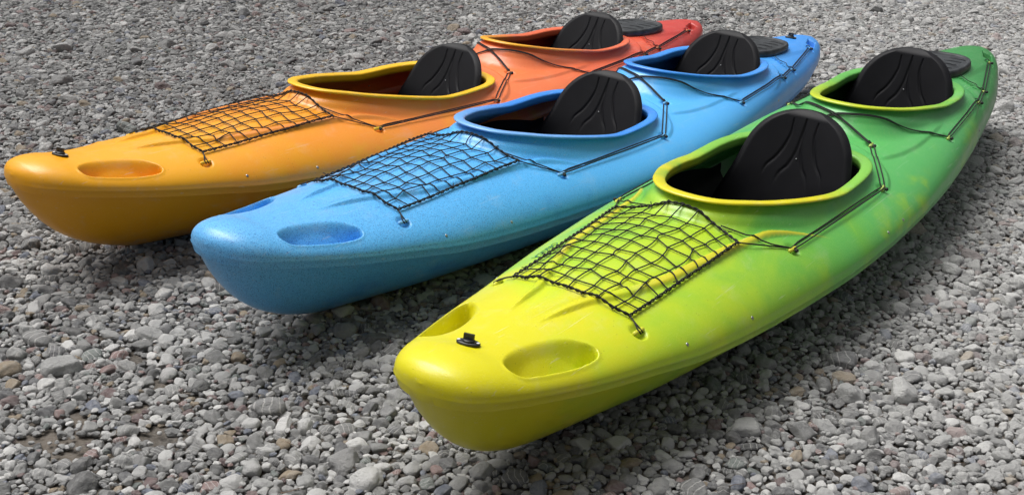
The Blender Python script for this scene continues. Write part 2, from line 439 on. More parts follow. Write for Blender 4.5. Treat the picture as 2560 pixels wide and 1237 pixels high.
def lathe(prof, n=20, c=(0, 0, 0), sx=1., sy=1.):
    """profile (r,z) revolved about z"""
    V = []; F = []
    for r, z in prof:
        for k in range(n):
            a = 2*math.pi*k/n; V.append((c[0]+r*sx*math.cos(a), c[1]+r*sy*math.sin(a), c[2]+z))
    for i in range(len(prof)-1):
        for k in range(n): F.append((i*n+k, i*n+(k+1) % n, (i+1)*n+(k+1) % n, (i+1)*n+k))
    F.append(tuple(range(n))[::-1]); F.append(tuple((len(prof)-1)*n+k for k in range(n)))
    return V, F
def smooth_path(P, n=40):
    P = np.asarray(P, float); L = np.concatenate([[0], np.cumsum(np.linalg.norm(np.diff(P, axis=0), axis=1))])
    q = np.linspace(0, L[-1], n)
    return np.stack([pchip(L, P[:, i], q) for i in range(P.shape[1])], 1)

# ------------------------------------------------------------------ hull mesh (shared by the three boats)
s_st, GX, GY, GZ, K0 = kayak_grid()
NSt, NC = GX.shape
def deckz(x, y):
    """deck height by interpolation in the hull grid"""
    x = np.atleast_1d(np.asarray(x, float)); y = np.abs(np.atleast_1d(np.asarray(y, float)))
    out = np.zeros(len(x))
    cx = GX[:, -1]
    for k in range(len(x)):
        i = int(np.clip(np.searchsorted(cx, x[k])-1, 0, NSt-2))
        zz = []
        for j in (i, i+1):
            yy = GY[j, K0:][::-1]; zc = GZ[j, K0:][::-1]
            zz.append(np.interp(y[k], yy, zc))
        t = np.clip((x[k]-cx[i])/(cx[i+1]-cx[i]), 0, 1)
        out[k] = zz[0]*(1-t)+zz[1]*t
    return out if len(out) > 1 else float(out[0])
def deckp(x, y, up=0.): return np.array([x, y, deckz(x, y)+up])
def decknormal(x, y):
    e = .006; dx = (deckz(x+e, y)-deckz(x-e, y))/(2*e); dy = (deckz(x, y+e)-deckz(x, y-e))/(2*e)
    v = Vector((-dx, -dy, 1)); v.normalize(); return v

def build_hull_mesh():
    # both halves: index i (station), j from -(NC-1)..(NC-1); keel j=0 and deck centre shared
    right = np.stack([GX, -GY, GZ], -1); left = np.stack([GX, GY, GZ], -1)
    # ring: keel -> left side -> deck centre -> right side back to keel
    ring = np.concatenate([left, right[:, -2:0:-1]], 1)
    R = ring.shape[1]
    V = ring.reshape(-1, 3)
    idx = np.arange(NSt*R).reshape(NSt, R)
    a = idx[:-1]; b = idx[1:]
    q = np.stack([a, np.roll(a, -1, 1), np.roll(b, -1, 1), b], -1).reshape(-1, 4)
    # leave the cockpit openings open
    cen = V[q].mean(1)
    keep = np.ones(len(q), bool)
    for r, lp in zip(RIMS, RIM_LOOPS):
        m = (cen[:, 0] > r['x'][0]) & (cen[:, 0] < r['x'][-1]) & (cen[:, 2] > .27)
        d, _ = loop_dist(lp, cen[m, 0], cen[m, 1])
        k = keep[m]; k[d < -.027] = False; keep[m] = k
    q = q[keep]
    me = bpy.data.meshes.new('hull')
    me.from_pydata(V.tolist(), [], q.tolist())
    me.polygons.foreach_set('use_smooth', [True]*len(me.polygons))
    cols = [15, 16]; cols += [NC+NC-2-c for c in cols]; cols = set(cols)
    bm = bmesh.new(); bm.from_mesh(me)
    for e in bm.edges:
        i, j = e.verts[0].index, e.verts[1].index
        if abs(i-j) == R and (i % R) in cols and 3 < i//R < NSt-5: e.smooth = False
    bmesh.ops.remove_doubles(bm, verts=bm.verts, dist=1e-5); bmesh.ops.recalc_face_normals(bm, faces=bm.faces)
    bm.to_mesh(me); bm.free(); me.update()
    co = np.array([v.co[:] for v in me.vertices]); val = np.zeros(len(co), np.float32)
    m = (co[:, 0] > .6) & (co[:, 0] < 1.75) & (co[:, 2] > .24)
    d, t = seg_coords(np.stack([RIDGE_X, RIDGE_Y], 1), co[m, 0], np.abs(co[m, 1]))
    val[m] = sstep(1.1, .6, d/(.016*(1-.75*sstep(.60, .98, t))))*sstep(.22, .36, t)*sstep(1.0, .9, t)
    at = me.attributes.new('ridge', 'FLOAT', 'POINT'); at.data.foreach_set('value', val)
    return me
HULL = build_hull_mesh()

def build_rim_mesh(r, lp):
    prof = [(-.0365, -.034), (-.0375, -.020), (-.0385, -.009), (-.038, -.004), (-.035, -.0005), (-.029, .0015), (-.020, .0032), (-.008, .0040), (-.001, .0036), (.0035, .0012), (.0045, -.0018), (.0030, -.0048), (-.003, -.0068), (-.014, -.0070), (-.020, -.0085), (-.024, -.024), (-.030, -.030), (-.033, -.034)]
    n = len(lp); T = np.roll(lp, -1, 0)-np.roll(lp, 1, 0); T /= np.linalg.norm(T, axis=1)[:, None]
    N = np.stack([T[:, 1], -T[:, 0]], 1)           # outward for a counter-clockwise loop
    c = lp.mean(0)
    if ((lp-c)*N).sum() < 0: N = -N
    z = rim_z(r, lp[:, 0])
    V = []; F = []; k = len(prof)
    for i in range(n):
        for d, h in prof: V.append((lp[i, 0]+N[i, 0]*d, lp[i, 1]+N[i, 1]*d, z[i]+h))
    for i in range(n):
        j = (i+1) % n
        for q in range(k): F.append((i*k+q, j*k+q, j*k+(q+1) % k, i*k+(q+1) % k))
    me = bpy.data.meshes.new('cockpit_rim'); me.from_pydata(V, [], F)
    me.polygons.foreach_set('use_smooth', [True]*len(me.polygons))
    bm = bmesh.new(); bm.from_mesh(me); bmesh.ops.recalc_face_normals(bm, faces=bm.faces); bm.to_mesh(me); bm.free()
    return me
RIM_ME = [build_rim_mesh(r, lp) for r, lp in zip(RIMS, RIM_LOOPS)]

# seat back: a padded shell with flowing grooves pressed into its front
SEAT_Z = [.09, .166, .22, .30, .36, .40, .44, .47, .49, .504, .512, .515]
SEAT_W = [.300, .285, .262, .232, .216, .203, .179, .149, .116, .078, .040, .0]
GROOVES = [[(.049, .482), (.046, .437), (.056, .391), (.080, .341), (.110, .302), (.120, .260)],
           [(0, .488), (.003, .430), (.009, .375), (.027, .322), (.055, .284), (.068, .235)]]
def seat_meshes(x0):
    nz, ny = 150, 150
    V = []; F = []
    zz = .09+(.515-.09)*np.sin(np.linspace(0, math.pi/2, nz))**.9
    hw = pchip(SEAT_Z, SEAT_W, zz)
    hw = np.maximum(hw, .212*np.sqrt(np.clip(1-((zz-.30)/.2092)**4, 0, 1))*0+hw)
    u = np.sin(np.linspace(-math.pi/2, math.pi/2, ny)); u = .6*u+.4*np.linspace(-1, 1, ny)
    Y = hw[:, None]*u[None]; Z = zz[:, None]*np.ones((1, ny))
    X = x0+.40*(Z-.347)-.45*Y**2*sstep(.12, .3, Z)-.25*Y**2
    g = np.zeros_like(Y)
    for G in GROOVES:
        gp = smooth_path(np.array(G), 24)
        for sg in ((1, -1)):
            d, t = seg_coords(gp*[sg, 1], Y, Z)
            wd = .0018+.0024*np.sin(np.clip(t, 0, 1)*math.pi)
            g = np.maximum(g, .0055*np.exp(-(d/wd)**2)*sstep(1, .75, t)*sstep(0, .04, t+.02))
    # rounded edge
    e = np.clip(1-np.abs(u), 0, 1)[None]*hw[:, None]
    edge = np.minimum(e, (.515-Z)*1.1)
    puff = .020*(1-np.clip(edge/.028, 0, 1))**2
    Xf = X+g+puff
    Xb = X+.040-puff*.6
    top = np.stack([Xf, Y, Z], -1); bot = np.stack([np.maximum(Xb, Xf+.002), Y, Z], -1)
    V = np.concatenate([top.reshape(-1, 3), bot.reshape(-1, 3)]); N = nz*ny
    id_ = np.arange(N).reshape(nz, ny)
    q = np.stack([id_[:-1, :-1], id_[:-1, 1:], id_[1:, 1:], id_[1:, :-1]], -1).reshape(-1, 4)
    F = [tuple(f_) for f_ in q]+[tuple(f_[::-1]+N) for f_ in q]
    def strip(a):
        for i in range(len(a)-1): F.append((a[i], a[i]+N, a[i+1]+N, a[i+1]))
    strip(list(id_[:, 0])); strip(list(id_[::-1, -1])); strip(list(id_[0, ::-1])); strip(list(id_[-1, :]))
    back = bpy.data.meshes.new('backrest'); back.from_pydata(V.tolist(), [], F); back.polygons.foreach_set('use_smooth', [True]*len(F))
    # seat pan
    nx, ny = 36, 36; V = []; F = []
    for i in range(nx):
        for j in range(ny):
            a = i/(nx-1); b = -1+2*j/(ny-1)
            w = .205*math.sqrt(max(0, 1-abs(2*a-1)**5))
            x = x0-.46+.42*a; y = b*w
            z = .085+.05*abs(b)**3+.035*max(0, 1-a*2.4)-.015*math.exp(-((abs(y)-.085)/.06)**2)+.02*a**4
            V.append((x, y, z))
    n1 = len(V); V += [(x, y, z-.04-.0*y) for x, y, z in V]
    for i in range(nx-1):
        for j in range(ny-1):
            k = i*ny+j; F.append((k, k+ny, k+ny+1, k+1)); F.append((n1+k, n1+k+1, n1+k+ny+1, n1+k+ny))
    ring = [j for j in range(ny)]+[i*ny+ny-1 for i in range(1, nx)]+[(nx-1)*ny+j for j in range(ny-2, -1, -1)]+[i*ny for i in range(nx-2, 0, -1)]
    for i in range(len(ring)): a = ring[i]; b = ring[(i+1) % len(ring)]; F.append((a, b, b+n1, a+n1))
    pan = bpy.data.meshes.new('seat'); pan.from_pydata(V, [], F); pan.polygons.foreach_set('use_smooth', [True]*len(F))
    return back, pan
SEAT_X = [2.184, 3.330]
SEAT_ME = [seat_meshes(x) for x in SEAT_X]
for b_, p_ in SEAT_ME: b_.materials.append(M_seat); p_.materials.append(M_seat)

# presumed black liner, added to darken the cockpit: a trough that the seat stands in
def liner_mesh(i, top):
    r = RIMS[i]; xa, xb = r['x'][0]+.06, SEAT_X[i]+.12
    V = []; F = []; nx, na = 40, 33
    for k in range(nx):
        x = xa+(xb-xa)*k/(nx-1)
        W = float(f_W(x))-.095; Zk = float(f_Zk(x)); Zc_ = float(f_Zs(x))-.03; a_ = float(f_nl(x))
        tp = top*(.75+.25*math.sin(math.pi*min(1, k/(nx-1)*1.1)))
        for q in range(na):
            t = -1+2*q/(na-1); zz = Zk+.012+(tp-Zk-.012)*abs(t)**1.6
            zr = min(1, max(0, (zz-Zk-.004)/(Zc_-Zk)))
            y = W*zr**a_ if q != (na-1)//2 else 0
            V.append((x, math.copysign(y, t), zz))
    for k in range(nx-1):
        for q in range(na-1): c = k*na+q; F.append((c, c+na, c+na+1, c+1))
    me = bpy.data.meshes.new('darkening_liner'); me.from_pydata(V, [], F); me.polygons.foreach_set('use_smooth', [True]*len(F)); me.materials.append(M_seat)
    return me
LINER_ME = {(i, k): liner_mesh(i, (.285, .285, .205)[k]) for i in (0, 1) for k in range(3)}

# deck net of knotted cord
def net_meshes(seed, reach=0.):
    r = np.random.default_rng(seed)
    NX, NY = 11, 8
    def border(u, v):
        # u along the boat 0..1, v across -1..1
        yb = (.196+.026*u)*v
        xr = 1.252+.052*(1-abs(v)**3)-.006*(1-v*v)+reach*abs(v)**2.5
        xf = .648-.004*(1-v*v)+.012*abs(v)**6
        return xf+(xr-xf)*u, yb
    G = np.zeros((NX+1, NY+1, 3))
    for i in range(NX+1):
        for j in range(NY+1):
            u = i/NX; v = -1+2*j/NY
            inner = (0 < i < NX) and (0 < j < NY)
            if inner: u += r.normal(0, .009)+.009*(-1)**(i+j); v += r.normal(0, .024)
            # the mesh is drawn askew, as a hand-tied net is
            uu = np.clip(u+.030*v*math.sin(math.pi*u), 0, 1); vv = np.clip(v+.10*math.sin(math.pi*u*1.0)*(1-v*v)*.5, -1, 1)
            x, y = border(uu, vv); G[i, j] = (x, y, 0)
    for i in range(NX+1):
        for j in range(NY+1): G[i, j, 2] = deckz(G[i, j, 0], G[i, j, 1])+.0075
    mb = MB(); kb = MB()
    def strand(a, b, rad, sag=0.):
        n = 5; P = []
        for t in np.linspace(0, 1, n):
            q = a*(1-t)+b*t; q = q.copy()
            q[2] = max(q[2], deckz(q[0], q[1])+.004)
            w_ = math.sin(math.pi*t)
            q[1] += sag*w_
            P.append(q)
        return tube(P, rad, 5)
    for i in range(NX+1):
        for j in range(NY+1):
            if i < NX and 0 < j < NY: mb.add(strand(G[i, j], G[i+1, j], .0022, r.normal(0, .002)))
            if j < NY and 0 < i < NX: mb.add(strand(G[i, j], G[i, j+1], .0022))
            if 0 < i < NX and 0 < j < NY:
                kn = lathe([(.0015, -.0034), (.0040, -.0020), (.0046, 0), (.0040, .0020), (.0015, .0034)], 6, tuple(G[i, j]))
                mb.add(kn)
    edge = [G[i, 0] for i in range(NX+1)]+[G[NX, j] for j in range(1, NY+1)]+[G[i, NY] for i in range(NX-1, -1, -1)]+[G[0, j] for j in range(NY-1, 0, -1)]
    E_ = np.array(edge); m = len(E_)
    fine = []
    for k in range(m):
        a = E_[k]; b = E_[(k+1) % m]
        for t in np.linspace(0, 1, 8, endpoint=False):
            q = a*(1-t)+b*t; q[2] = max(q[2], deckz(q[0], q[1])+.004); fine.append(q)
    fine = np.array(fine); nf = len(fine)
    ph = np.arange(nf)*.9
    for s_ in (0, math.pi):       # two twisted lines make the border rope
        off = np.stack([np.zeros(nf), .0030*np.cos(ph+s_), .0030*np.sin(ph+s_)+.002], 1)
        kb.add(tube(fine+off, .0026, 5, closed=True))
    for k in range(m):            # loose ends where the mesh is tied to the border
        if r.random() < .55:
            p = E_[k]; a = r.uniform(0, 2*math.pi); l = r.uniform(.010, .020)
            d = np.array([math.cos(a)*l, math.sin(a)*l, r.uniform(.002, .010)])
            kb.add(tube([p, p+d*.5+[0, 0, .003], p+d], .0016, 5))
        kb.add(lathe([(.002, -.004), (.0048, -.002), (.0052, 0), (.0048, .002), (.002, .004)], 6, tuple(E_[k])))
    return mb, kb, [G[0, 0], G[0, NY], G[NX, 0], G[NX, NY]]

def over_deck(P, up=.004, n=14):
    """a taut cord: straight between its points but lifted over the deck"""
    out = []
    P = [np.asarray(p, float) for p in P]
    for a, b in zip(P[:-1], P[1:]):
        for t in np.linspace(0, 1, n, endpoint=False):
            q = a*(1-t)+b*t; q[2] = max(q[2], deckz(q[0], q[1])+up); out.append(q)
    out.append(P[-1]); return np.array(out)
def twin(P, gap, rad=.0026):
    P = np.asarray(P); mb = MB()
    T = np.gradient(P, axis=0); T /= np.linalg.norm(T, axis=1)[:, None]
    S = np.cross(T, [0, 0, 1]); S /= np.linalg.norm(S, axis=1)[:, None]
    n = len(P); w = gap*np.minimum(1, np.minimum(np.arange(n), np.arange(n)[::-1])/2.+.55)
    for sg in (-1, 1):
        Q = P+S*(sg*.5*w)[:, None]
        for q in Q: q[2] = max(q[2], deckz(q[0], q[1])+.0035)
        mb.add(tube(Q, rad, 6))
    return mb

def eye(k, sg): return deckp(EYES[k][0], sg*EYES[k][1], 0)
def eye_top(k, sg):
    x, y = EYES[k]; z = np.mean([deckz(x+.03, y), deckz(x-.03, y)])
    return np.array([x, sg*y, z+.004])

def text_mesh(body, size, depth):
    cu = bpy.data.curves.new('lettering', 'FONT'); cu.body = body; cu.size = size; cu.extrude = depth; cu.align_x = 'CENTER'; cu.align_y = 'CENTER'; cu.shear = .25
    o = bpy.data.objects.new('tmp', cu); COL.objects.link(o)
    dg = bpy.context.evaluated_depsgraph_get(); me = bpy.data.meshes.new_from_object(o.evaluated_get(dg)); me.name = 'lettering'
    bpy.data.objects.remove(o); return me
TEXT_ME = {}
def lettering(body, size, x, y, right, mat, parent, depth=.0008):
    """letters laid on the deck; right = the reading direction in the boat's frame"""
    key = (body, size)
    me = text_mesh(body, size, depth)
    rx, ry = right; L = math.hypot(rx, ry); rx /= L; ry /= L
    for v in me.vertices:
        a, b, c = v.co
        X = x+rx*a-ry*b; Y_ = y+ry*a+rx*b
        v.co = (X, Y_, deckz(X, Y_)+c+.0006)
    me.materials.append(mat)
    o = bpy.data.objects.new('lettering', me); link(o, parent); return o

def drain_plug(parent, x, y=0., yaw=0.):
    """black screw plug: diamond base plate, collar, T-grip, two white screws"""
    nrm = decknormal(x, y); z = deckz(x, y)
    Mx = Matrix.Translation((x, y, z+.001)) @ nrm.to_track_quat('Z', 'Y').to_matrix().to_4x4() @ Matrix.Rotation(yaw, 4, 'Z')
    mb = MB(); n = 28; V = []
    for h, sc in ((0, 1), (.005, 1), (.007, .93)):
        for k in range(n):
            a = 2*math.pi*k/n; e = abs(math.cos(a))
            rr = (.0195+.012*e**3)*sc; V.append((rr*math.cos(a), rr*math.sin(a), h))
    F = []
    for i in range(2):
        for k in range(n): F.append((i*n+k, i*n+(k+1) % n, (i+1)*n+(k+1) % n, (i+1)*n+k))
    F.append(tuple(range(2*n, 3*n))); F.append(tuple(range(n))[::-1])
    mb.add((V, F)); mb.add(lathe([(.0165, .006), (.0165, .011), (.014, .013), (.003, .0135)], 24))
    base = mb.build('drain_plug', M_black, parent, True); base.matrix_local = Mx
    # grip with a window through it
    g = MB(); w, h0, h1, t = .014, .012, .027, .004
    def bar(a, b, c, d, e, f_):
        g.add(([(a, c, e), (b, c, e), (b, d, e), (a, d, e), (a, c, f_), (b, c, f_), (b, d, f_), (a, d, f_)], [(0, 3, 2, 1), (4, 5, 6, 7), (0, 1, 5, 4), (1, 2, 6, 5), (2, 3, 7, 6), (3, 0, 4, 7)]))
    bar(-w, -w*.5, -t, t, h0, h1); bar(w*.5, w, -t, t, h0, h1); bar(-w*.5, w*.5, -t*.98, t*.98, h1-.008, h1-.0002); bar(-w*.5, w*.5, -t*.98, t*.98, h0, h0+.005)
    go = g.build('grip', M_black, base, False)
    for sx in (-1, 1):
        so = mesh_obj('screw', *lathe([(.0048, 0), (.0048, .0012), (.003, .0022)], 14), M_white, base); so.location = (sx*.0255, 0, .0068)
    return base
M_white = simple_mat('white_screw_cap', (.75, .75, .73), .3).m

def pill(l, r, n=10, m=6):
    P = []
    for k in range(m+1):
        a = math.pi/2*k/m; P.append((r*math.sin(a)+1e-4, -l/2+r-r*math.cos(a)))
    P += [(r_, -z) for r_, z in P[::-1]]
    return lathe(P, n)
EYE_ME = bpy.data.meshes.new('eyelet'); v_, f_ = pill(.046, .0070); EYE_ME.from_pydata([(z, y, x) for x, y, z in v_], [], f_)
EYE_ME.polygons.foreach_set('use_smooth', [True]*len(f_))
RIV_ME = bpy.data.meshes.new('rivet'); v_, f_ = lathe([(.0056, 0), (.0054, .0012), (.0038, .0026), (.0014, .0032)], 14); RIV_ME.from_pydata(v_, [], f_); RIV_ME.polygons.foreach_set('use_smooth', [True]*len(f_)); RIV_ME.materials.append(M_steel)
def hatch_meshes():
    # oval lid with a thick rim, a raised field and pressed arcs
    a, b = .228, .138; n = 72
    prof = [(.95, -.022), (1.0, -.018), (1.012, -.006), (1.0, .008), (.975, .015), (.93, .017), (.90, .012), (.87, .0095), (.80, .011), (.5, .018), (.2, .021), (.02, .0215)]
    V = []; F = []
    for s_, z in prof:
        for k in range(n):
            t = 2*math.pi*k/n; c, s2 = math.cos(t), math.sin(t)
            q = 2.6; rr = (abs(c)**q+abs(s2)**q)**(-1/q)
            V.append((a*s_*rr*c, b*s_*rr*s2, z))
    for i in range(len(prof)-1):
        for k in range(n): F.append((i*n+k, i*n+(k+1) % n, (i+1)*n+(k+1) % n, (i+1)*n+k))
    F.append(tuple(range((len(prof)-1)*n, len(prof)*n)))
    lid = bpy.data.meshes.new('hatch_cover'); lid.from_pydata(V, [], F); lid.polygons.foreach_set('use_smooth', [True]*len(F)); lid.materials.append(M_hatch)
    mb = []
    for sx in (-.12, -.05, .02, .09):
        for sg in (-1, 1):
            P = [(sx+.045*math.sin(u)*1.0, sg*(.02+.085*u/1.2), .0165+.004*(1-(u/1.2))+.002) for u in np.linspace(.1, 1.1, 9)]
            P = [(x, y, .0105+.0115*max(0, 1-((abs(x)/.20)**2+(abs(y)/.13)**2))+.0008) for x, y, z in P]
            me = bpy.data.meshes.new('lid_rib'); v_, f_ = tube(P, .0013, 5); me.from_pydata([tuple(q) for q in v_], [], f_); me.materials.append(M_hatch); me.polygons.foreach_set('use_smooth', [True]*len(f_)); mb.append(me)
    return lid, mb
HATCH_ME, HATCH_MB = hatch_meshes()

KNOT_ME = bpy.data.meshes.new('cord_knot'); v_, f_ = lathe([(.003, -.006), (.0065, -.003), (.007, 0), (.0065, .003), (.003, .006)], 8); KNOT_ME.from_pydata(v_, [], f_); KNOT_ME.polygons.foreach_set('use_smooth', [True]*len(f_)); KNOT_ME.materials.append(M_cord)
# ------------------------------------------------------------------ a kayak
LABELS = ['yellow-green two-seat kayak in front, nearest the camera', 'light blue two-seat kayak lying in the middle', 'orange to red two-seat kayak farthest left and behind']
def rot_align(v): return Vector(v).to_track_quat('Z', 'Y')

def bk_m(i, k):
    pv = Vector((SEAT_X[i]-.10, 0, .09))
    return Matrix.Translation(pv) @ Matrix.Rotation((0, .050, .075)[k]+(.0, .02)[i]*(k-1), 4, 'Y') @ Matrix.Translation(-pv)
def make_kayak(k):
    X, Y, hd, ro, pi_ = POSES[k]
    root = bpy.data.objects.new('kayak', None); COL.objects.link(root); root.empty_display_size = .3
    root.location = (X, Y, 0); root.rotation_euler = (ro, pi_, hd)
    tag(root, LABELS[k], 'kayak', 'two-seat kayaks side by side on the pebbles')
    hull = bpy.data.objects.new('hull', HULL); link(hull, root)
    if not HULL.materials: HULL.materials.append(M_hull[0])
    hull.material_slots[0].link = 'OBJECT'; hull.material_slots[0].material = M_hull[k]
    for i in (0, 1):
        o = bpy.data.objects.new('cockpit_rim', RIM_ME[i]); link(o, root)
        if not RIM_ME[i].materials: RIM_ME[i].materials.append(M_rim[0][i])
        o.material_slots[0].link = 'OBJECT'; o.material_slots[0].material = M_rim[k][i]
        pan = bpy.data.objects.new('seat', SEAT_ME[i][1]); link(pan, root)
        bk = bpy.data.objects.new('backrest', SEAT_ME[i][0]); link(bk, pan)
        bk.matrix_local = bk_m(i, k)
        link(bpy.data.objects.new('darkening_liner', LINER_ME[(i, k)]), pan)
        bt = mesh_obj('button', *lathe([(.0032, 0), (.0028, .0018), (.001, .0024)], 12), M_grey, pan)
        bt.parent = pan; bt.matrix_local = bk_m(i, k) @ Matrix.Translation((SEAT_X[i]-.001, 0, .347)) @ Matrix.Rotation(-math.pi/2, 4, 'Y')
        # foot rails on the inner sides
        r = RIMS[i]
        for sg in (-1, 1):
            xa = r['x'][0]+.10; xb = xa+.34; xm = (xa+xb)/2
            ya = .235 if i == 0 else .255
            fr = MB(); fr.add(tube(np.array([(xa, sg*ya, .265), (xb, sg*(ya+.03), .255)]), .008, 8)); ra = fr.build('foot_rail', M_grey, root)
            pd = MB(); V = []
            c = np.array([xa+.11, sg*(ya-.03), .255])
            pts = [(dx, dy, dz) for dx in (-.012, .012) for dy in (-.035, .035) for dz in (-.06, .05)]
            V = [c+np.array(p) for p in pts]
            F = [(0, 1, 3, 2), (4, 6, 7, 5), (0, 4, 5, 1), (2, 3, 7, 6), (0, 2, 6, 4), (1, 5, 7, 3)]
            pd.add((V, F)); pd.build('foot_peg', M_black, ra, False)
    # eyelets
    for sg in (-1, 1):
        for ex, ey in EYES:
            o = bpy.data.objects.new('eyelet', EYE_ME); link(o, root)
            if not EYE_ME.materials: EYE_ME.materials.append(M_eye[0])
            o.material_slots[0].link = 'OBJECT'; o.material_slots[0].material = M_eye[k] if ex < 1.6 else M_eye2[k]
            z0 = deckz(ex-.024, ey); z1 = deckz(ex+.024, ey)
            y0 = .0
            o.location = (ex, sg*ey, (z0+z1)/2+.002)
            hx = .02; slope = math.atan2(z1-z0, .048)
            o.rotation_euler = (0, -slope, sg*.12 if ex < 1.6 else -sg*.15)
    # steel rivets along the side
    for sg in (-1, 1):
        for rx in (.755, 1.055, 1.985, 2.13, 3.29):
            j = int(np.argmin(np.abs(s_st-rx))); c = int(np.argmin(np.abs(GZ[j, K0:]-(f_Zs(s_st[j])+.040)))) + K0
            p = np.array([GX[j, c], sg*GY[j, c], GZ[j, c]]); 
            dy = GY[j, c+1]-GY[j, c-1]; dz = GZ[j, c+1]-GZ[j, c-1]
            nv = Vector((0, sg*dz, -dy)).normalized()
            if nv.y*sg < 0: nv = -nv
            o = bpy.data.objects.new('rivet', RIV_ME); link(o, root); o.location = p-np.array(nv)*.0004; o.rotation_euler = rot_align(nv).to_euler()
    # net and deck lines
    mb, kb, cor = net_meshes(40+k, (0, .05, .035)[k])
    net = mb.build('deck_net', M_cord, root); kb.build('border_rope', M_cord, net)
    for c, e_, sg in ((cor[0], 0, -1), (cor[1], 0, 1), (cor[2], 1, -1), (cor[3], 1, 1)):
        e = eye_top(e_, sg)
        if e_ == 0:
            for d in (-.005, .005): mesh_obj('net_tie', *tube([c, (c+e)/2+[0, 0, .004], e+[d, 0, .004], e+[d, sg*.012, -.006]], .0024, 6), M_cord, net)
        else:
            mid = c*.4+e*.6
            mesh_obj('net_tie', *tube(over_deck([c, mid, e]), .0024, 6), M_cord, net)
            other = np.array([1.302, sg*.135, deckz(1.302, .135)+.008])
            mesh_obj('net_tie', *tube(over_deck([other, mid+[.006, 0, .004], e]), .0024, 6), M_cord, net)
    for sg in (-1, 1):
        for a, b, gap in ((1, 2, .016), (2, 3, .015), (4, 5, .013), (5, 6, .012), (6, 7, .013)):
            tw = twin(over_deck([eye_top(a, sg), eye_top(b, sg)]), gap); tw.build('deck_line', M_cord, root)
    for sg in (-1, 1):
        wp = [eye_top(3, sg), deckp(2.492, sg*.115, .006), deckp(2.516, sg*.030, .006), deckp(2.528, -sg*.055, .006), deckp(2.60, -sg*.150, .006), deckp(2.72, -sg*.235, .006), eye_top(4, -sg)]
        q = over_deck(smooth_path(wp, 40), .004 if sg > 0 else .008, 1)
        for _ in range(12):
            q[1:-1] = .5*q[1:-1]+.25*(q[:-2]+q[2:])
            q[:, 2] = np.maximum(q[:, 2], deckz(q[:, 0], q[:, 1])+.004)
        tw = twin(q, .007); tw.build('deck_line', M_cord, root)
    for sg in (-1, 1):
        for e_ in range(8):
            e = eye_top(e_, sg)
            if e_ == 0: continue
            o = bpy.data.objects.new('cord_knot', KNOT_ME); link(o, root); o.location = e+[0, sg*.014, -.004]
            if e_ in (3, 5, 6, 7):
                mesh_obj('cord_end', *tube([e+[0, 0, .004], e+[.010, -sg*.012, .009], e+[.004, -sg*.024, .006]], .002, 5), M_cord, root)
    # hatch
    hz = deckz(3.735, 0)
    h = bpy.data.objects.new('hatch_cover', HATCH_ME); link(h, root); h.location = (3.740, 0, hz+.012); h.rotation_euler = (0, .03, 0)
    for me in HATCH_MB: link(bpy.data.objects.new('lid_rib', me), h)
    e = eye_top(6, -1); te = MB()
    te.add(tube(smooth_path([deckp(3.66, -.145, .010), deckp(3.63, -.19, .006), deckp(3.66, -.215, .005), deckp(3.625, -.24, .005), e], 24), .0016, 5)); te.build('hatch_tether', M_cord, root)
    # plugs
    if k != 1: drain_plug(root, .200, 0, .35)
    if k == 1: drain_plug(root, 4.185, 0, .2)
    lettering('FAMILY', .036, 3.612, -.190, (-.5, -.9), M_hull[k], root, .0016)
    if k == 0: lettering('ORKICA', .034, .90, .250, (-.95, -.02), M_print, root, .0006)
    return root
KAYAKS = [make_kayak(k) for k in range(3)]

# ------------------------------------------------------------------ the pebble beach
def terrain(x, y):
    """gentle swells of the beach: it carries each boat"""
    x = np.asarray(x, float); y = np.asarray(y, float)
    num = np.zeros_like(x); den = np.full_like(x, .35)
    for k, (X, Y, hd, ro, pi_) in enumerate(POSES):
        c, s = math.cos(hd), math.sin(hd)
        u = (x-X)*c+(y-Y)*s; v = -(x-X)*s+(y-Y)*c
        uu = np.clip(u, .3, 4.2)
        d2 = v**2+(u-uu)**2
        w = np.exp(-d2/(2*.30**2))
        num += w*(-math.sin(pi_)*np.minimum(uu, 2.6)); den += w
    return num/den
def ground_material():
    t = simple_mat('sandy_earth', (.12, .095, .07), .9); tc = t.n.new('ShaderNodeTexCoord'); P = tc.outputs['Object']
    n = t.noise(P, 5, 8, .65); n2 = t.noise(P, 90, 5, .7)
    c = t.ramp(n, [(.3, (.045, .040, .034)), (.55, (.095, .078, .060)), (.75, (.15, .125, .10))])
    c = t.mix(t.maprange(n2, .35, .7, 0, .6), c, (.20, .18, .16))
    t.link(c, t.b.inputs['Base Color']); t.bump(n2, .8, .01); return t.m
gx = np.concatenate([[-60, -30, -15, -9], np.arange(-6, 7.01, .12), [9, 15, 30, 60]]); gy = np.concatenate([[-40, -20, -6, -2], np.arange(0, 11.01, .12), [14, 20, 40, 90]])
gxx, gyy = np.meshgrid(gx, gy); hz_ = terrain(gxx, gyy)-.030
V_ = np.stack([gxx, gyy, hz_], -1).reshape(-1, 3); n0 = len(gx); I_ = np.arange(len(gy)*n0).reshape(len(gy), n0)
F_ = np.stack([I_[:-1, :-1], I_[:-1, 1:], I_[1:, 1:], I_[1:, :-1]], -1).reshape(-1, 4)
ground = mesh_obj('ground', V_, F_, ground_material()); tag(ground, 'grey pebble beach under the three kayaks', None, None, 'structure')

